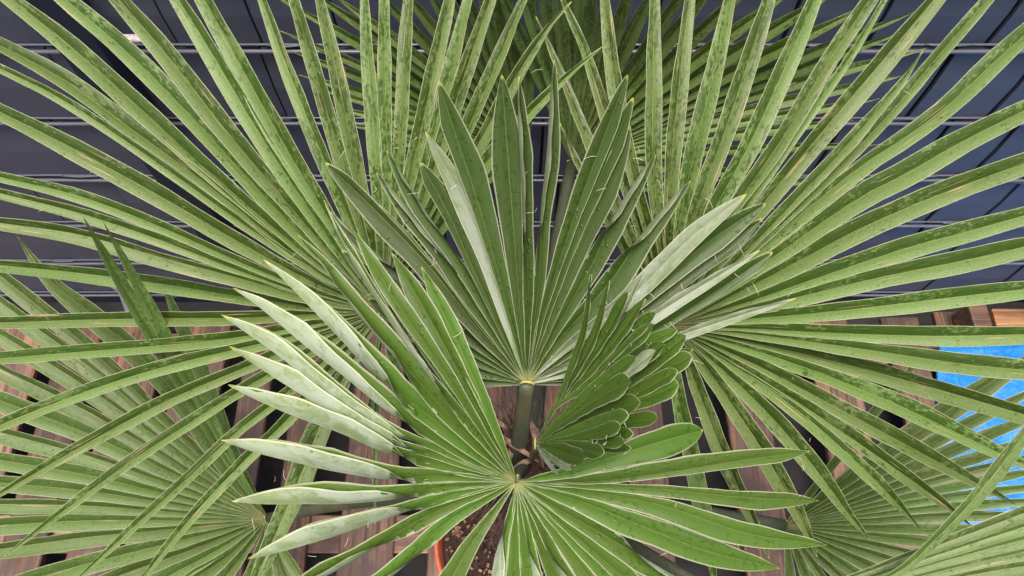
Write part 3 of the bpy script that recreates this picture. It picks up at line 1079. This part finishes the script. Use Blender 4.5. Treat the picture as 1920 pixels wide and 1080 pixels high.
for i in range(n_):
    for k in range(64):
        bm.faces.new((grid[i, k], grid[i + 1, k], grid[i + 1, (k + 1) % 64], grid[i, (k + 1) % 64]))
for _ in range(420):
    r = .172 * math.sqrt(rng.random())
    a_ = rng.uniform(0, 6.28)
    c_ = Vector((POTC.x + r * math.cos(a_), POTC.y + r * math.sin(a_), .371))
    s_ = rng.uniform(.0012, .0042)
    rot = Matrix.Rotation(rng.uniform(0, 6.28), 3, 'Z') @ Matrix.Rotation(rng.uniform(-.6, .6), 3, 'X')
    hv = Vector((s_ * rng.uniform(.8, 2), s_, s_ * .35))
    add_box(bm, c_ - hv, c_ + hv, 1, 0, rot)
soil = bm_obj('soil', bm, [M_SOIL, M_CHIP], None, False)
tag(soil, 'dark potting soil with pale bark chips inside the orange pot', 'soil', kind='stuff')

# ------------------------------------------------------------------ ground and pallets
bm = bmesh.new()
add_box(bm, (-20, -20, -.2), (20, 20, 0))
tag(bm_obj('ground', bm, [M_GROUND]), kind='structure')

PALLETS = [
    ('dark weathered wooden pallet at the left edge under the lowest left leaf', [(-1.90, -1.78), (-1.73, -1.60), (-1.55, -1.42), (-1.37, -1.25), (-1.19, -1.05), (-1.00, -.86)]),
    ('reddish wooden pallet left of the orange pot', [(-.800, -.711), (-.644, -.551), (-.464, -.319), (-.225, -.105)]),
    ('brown wooden pallet carrying the orange pot, with wide black gaps', [(-.085, .060), (.072, .205), (.325, .437), (.621, .748)]),
    ('brown wooden pallet at the right, half under the blue tarp', [(.894, 1.026), (1.135, 1.245), (1.30, 1.44), (1.52, 1.62), (1.70, 1.84), (1.93, 2.05)])]
for lab, boards in PALLETS:
    x0, x1 = boards[0][0], boards[-1][1]
    pal = empty('wooden_pallet', ((x0 + x1) / 2, .32, 0))
    tag(pal, lab, 'pallet', 'pallets lying side by side on the ground')
    for bx0, bx1 in boards:
        bm = bmesh.new()
        ya = -.30 + rng.uniform(-.01, .01)
        yb = .938 + rng.uniform(-.02, .012)
        tilt = rng.uniform(-.004, .004)
        # a board with slightly wavy edges
        n_ = 24
        vs = []
        for i in range(n_ + 1):
            y = ya + (yb - ya) * i / n_
            e0 = .0022 * noise.noise(Vector((bx0 * 9, y * 7, 1)))
            e1 = .0022 * noise.noise(Vector((bx1 * 9, y * 7, 2)))
            zt = DECK + .0015 * noise.noise(Vector((bx0 * 3, y * 2, 5))) + rng.uniform(-.0003, .0003)
            vs.append([bm.verts.new((bx0 + e0, y, DECK - .021)), bm.verts.new((bx0 + e0, y, zt - .003 - tilt)), bm.verts.new((bx0 + .004 + e0, y, zt - tilt)),
                       bm.verts.new((bx1 - .004 + e1, y, zt + tilt)), bm.verts.new((bx1 + e1, y, zt - .003 + tilt)), bm.verts.new((bx1 + e1, y, DECK - .021))])
        for i in range(n_):
            for k in range(6):
                bm.faces.new((vs[i][k], vs[i][(k + 1) % 6], vs[i + 1][(k + 1) % 6], vs[i + 1][k]))
        bm.faces.new(vs[0][::-1])
        bm.faces.new(vs[-1])
        # nail heads
        for yy in (-.22, .30, .31, .86, .87):
            bmesh.ops.create_cone(bm, cap_ends=True, segments=8, radius1=.004, radius2=.004, depth=.002,
                                  matrix=Matrix.Translation((bx0 + (bx1 - bx0) * rng.uniform(.25, .75), yy, DECK + .001)))
        bmesh.ops.recalc_face_normals(bm, faces=bm.faces)
        bo = bm_obj('deck_board', bm, [M_WOOD], pal)
    for yy in (-.26, .29, .83):
        bm = bmesh.new()
        add_box(bm, (x0 + .003, yy - .05, DECK - .0435), (x1 - .003, yy + .05, DECK - .0225), 0, .002)
        bm_obj('cross_board', bm, [M_WOODX], pal)
        for xx in (x0 + .055, (x0 + x1) / 2, x1 - .055):
            bm = bmesh.new()
            add_box(bm, (xx - .05, yy - .048, .0), (xx + .05, yy + .048, DECK - .045), 0, .003)
            bm_obj('block', bm, [M_WOODX], pal)

# wooden crate corner at the right, under the fence
cr = empty('wooden_crate', (1.75, .82, DECK))
tag(cr, 'orange brown wooden crate against the foot of the fence, behind the blue tarp', 'crate')
bm = bmesh.new()
add_box(bm, (1.345, .850, DECK + .004), (1.40, .925, DECK + .10), 0, .006)
bm_obj('end_block', bm, [M_WOODX], cr)
bm = bmesh.new()
add_box(bm, (1.405, .842, DECK + .085), (1.60, .905, DECK + .108), 0, .003)
bm_obj('top_board', bm, [M_WOODO], cr)
bm = bmesh.new()
add_box(bm, (1.615, .842, DECK + .085), (2.20, .905, DECK + .110), 0, .003)
bm_obj('top_board', bm, [M_WOODO], cr)
bm = bmesh.new()
add_box(bm, (1.405, .852, DECK + .004), (2.20, .900, DECK + .083), 0, .003)
bm_obj('side_board', bm, [M_WOODX], cr)

# ------------------------------------------------------------------ blue tarp
bm = bmesh.new()
nx, ny = 120, 130
gv = []
for i in range(nx + 1):
    row = []
    for k in range(ny + 1):
        u, v = i / nx, k / ny
        y = -.42 + 1.25 * v
        xl = 1.12 + .12 * min(1, max(0, v)) + .035 * noise.noise(Vector((0, y * 4, 7))) + .03 * max(0, v - .8) * 5
        x = xl + (2.35 - xl) * u
        q = Vector((x * 5, y * 5, 0))
        z = DECK + .012 + .020 * abs(noise.noise(q)) + .016 * abs(noise.noise(q * 2.3 + Vector((5, 2, 1)))) \
            + .006 * abs(noise.noise(q * 6)) + .05 * sm(u, .02, .35)
        if u < .02 or v > .985:
            z -= .006
        row.append(bm.verts.new((x, y, z)))
    gv.append(row)
for i in range(nx):
    for k in range(ny):
        bm.faces.new((gv[i][k], gv[i + 1][k], gv[i + 1][k + 1], gv[i][k + 1]))
ret = bmesh.ops.solidify(bm, geom=bm.faces[:], thickness=.0015)
tag(bm_obj('tarp', bm, [M_TARP], None, True), 'crumpled bright blue plastic tarp lying over the right end of the pallets', 'tarp')

# ------------------------------------------------------------------ fence
FY = 0.96
fence = empty('privacy_fence', (0, FY, 0))
tag(fence, 'dark grey privacy fence of woven strips and thin rails behind the palm', 'fence')
ROWZ = [2.25 - .96 * (1.043 + .2085 * k) for k in range(-1, 6)]
ROWZ[0] = 1.40
known = {0: [.625, .836, -.587, -.82, 1.0, 1.22], 1: [.79, .951, 1.13, -.83, -1.0, -.45, -.60, .60], 2: [.671, .89, 1.03, 1.2, -.66 - .13, -.50, -.93]}
rng = random.Random(11)
for r_ in range(len(ROWZ) - 1):
    zt, zb = ROWZ[r_], ROWZ[r_ + 1]
    cuts = list(known.get(r_, []))
    x = -2.6
    lst = []
    while x < 2.6:
        lst.append(x)
        x += rng.uniform(.13, .23)
    cuts += [c_ for c_ in lst if all(abs(c_ - k) > .11 for k in cuts)]
    cuts = sorted(set(cuts))
    bm = bmesh.new()
    for i in range(len(cuts) - 1):
        a_, b_ = cuts[i] + .003, cuts[i + 1] - .003
        off = rng.uniform(-.0015, .0015)
        # slightly bowed sheet piece, thick, its right edge tucked back
        m_ = 6
        front = []
        for k in range(m_ + 1):
            f = k / m_
            xx = a_ + (b_ - a_) * f
            yy = FY + off + .004 * sm(f, .75, 1) + .001 * math.sin(f * 3.14)
            front.append((bm.verts.new((xx, yy + .0015, zt - .004)), bm.verts.new((xx, yy - .0025, (zt + zb) / 2)), bm.verts.new((xx, yy + .0015, zb + .004)),
                          bm.verts.new((xx, yy + .006, zb + .004)), bm.verts.new((xx, yy + .006, zt - .004))))
        for k in range(m_):
            for q in range(5):
                bm.faces.new((front[k][q], front[k][(q + 1) % 5], front[k + 1][(q + 1) % 5], front[k + 1][q]))
        bm.faces.new(front[0][::-1])
        bm.faces.new(front[-1])
    bmesh.ops.recalc_face_normals(bm, faces=bm.faces)
    bm_obj('privacy_strip', bm, [M_STRIP], fence)
bm = bmesh.new()
add_box(bm, (-2.6, FY + .012, ROWZ[-1] + .003), (2.6, FY + .020, ROWZ[0] - .003))
bm_obj('backing', bm, [M_POST], fence)
for z in ROWZ:
    bm = bmesh.new()
    pts = [Vector((-2.6 + 5.2 * k / 40, FY - .0075 + .0006 * math.sin(k * 1.7), z + .0006 * math.sin(k * 2.3))) for k in range(41)]
    add_tube(bm, pts, .0042, 8)
    add_tube(bm, [p + Vector((0, .006, .0105)) for p in pts], .0026, 6)
    # short weave loops that stand out beside the rail
    x = -2.5
    while x < 2.5:
        l_ = rng.uniform(.05, .11)
        dz = rng.choice((.012, .014, -.010))
        add_tube(bm, [Vector((x + l_ * q, FY - .004 - .004 * math.sin(3.14 * q), z + dz)) for q in (0, .15, .5, .85, 1)], .0020, 6)
        x += l_ + rng.uniform(.10, .30)
    bm_obj('rail', bm, [M_ROD], fence, True)
bm = bmesh.new()
add_box(bm, (-.765, FY - .050, .0), (-.690, FY - .010, 1.50), 0, .004)
bm_obj('post', bm, [M_POST], fence)
bm = bmesh.new()
add_box(bm, (1.72, FY - .050, .0), (1.79, FY - .010, 1.50), 0, .004)
bm_obj('post', bm, [M_POST], fence)
bm = bmesh.new()
pc = at(246, 72, fence_depth(72) - .05)
add_tube(bm, [pc + Vector((-.034 + .068 * q, -.004 * math.sin(3.14 * q), .004 * math.sin(3.14 * q))) for q in (0, .2, .4, .6, .8, 1)], .0085, 8, 0, .6)
bm_obj('clamp', bm, [M_CLIP], fence, True)
bm = bmesh.new()
add_box(bm, (-2.6, FY - .004, .19), (2.6, FY + .010, ROWZ[-1] - .006), 0, .001)
bm_obj('gravel_board', bm, [M_POST], fence)

# galvanised angle standing on the pallets at the foot of the fence
br = empty('metal_bracket', (-1.08, .90, DECK))
tag(br, 'pale galvanised metal bracket standing at the left foot of the fence', 'bracket')
bm = bmesh.new()
P4 = [at(235, 585, 2.20), at(282, 575, 2.18), at(262, 545, 2.13), at(222, 550, 2.13), at(207, 538, 2.10), at(250, 536, 2.10)]
vs = [bm.verts.new(p) for p in P4]
bm.faces.new((vs[0], vs[1], vs[2], vs[3]))
bm.faces.new((vs[3], vs[2], vs[5], vs[4]))
bmesh.ops.solidify(bm, geom=bm.faces[:], thickness=.003)
bm_obj('angle_plate', bm, [M_GALV], br)
bm = bmesh.new()
for (xx, yy) in ((240, 571), (247, 577), (262, 560)):
    bmesh.ops.create_cone(bm, cap_ends=True, segments=10, radius1=.004, radius2=.003, depth=.003,
                          matrix=Matrix.Translation(at(xx, yy, 2.155)))
bm_obj('screw', bm, [M_POST], br)
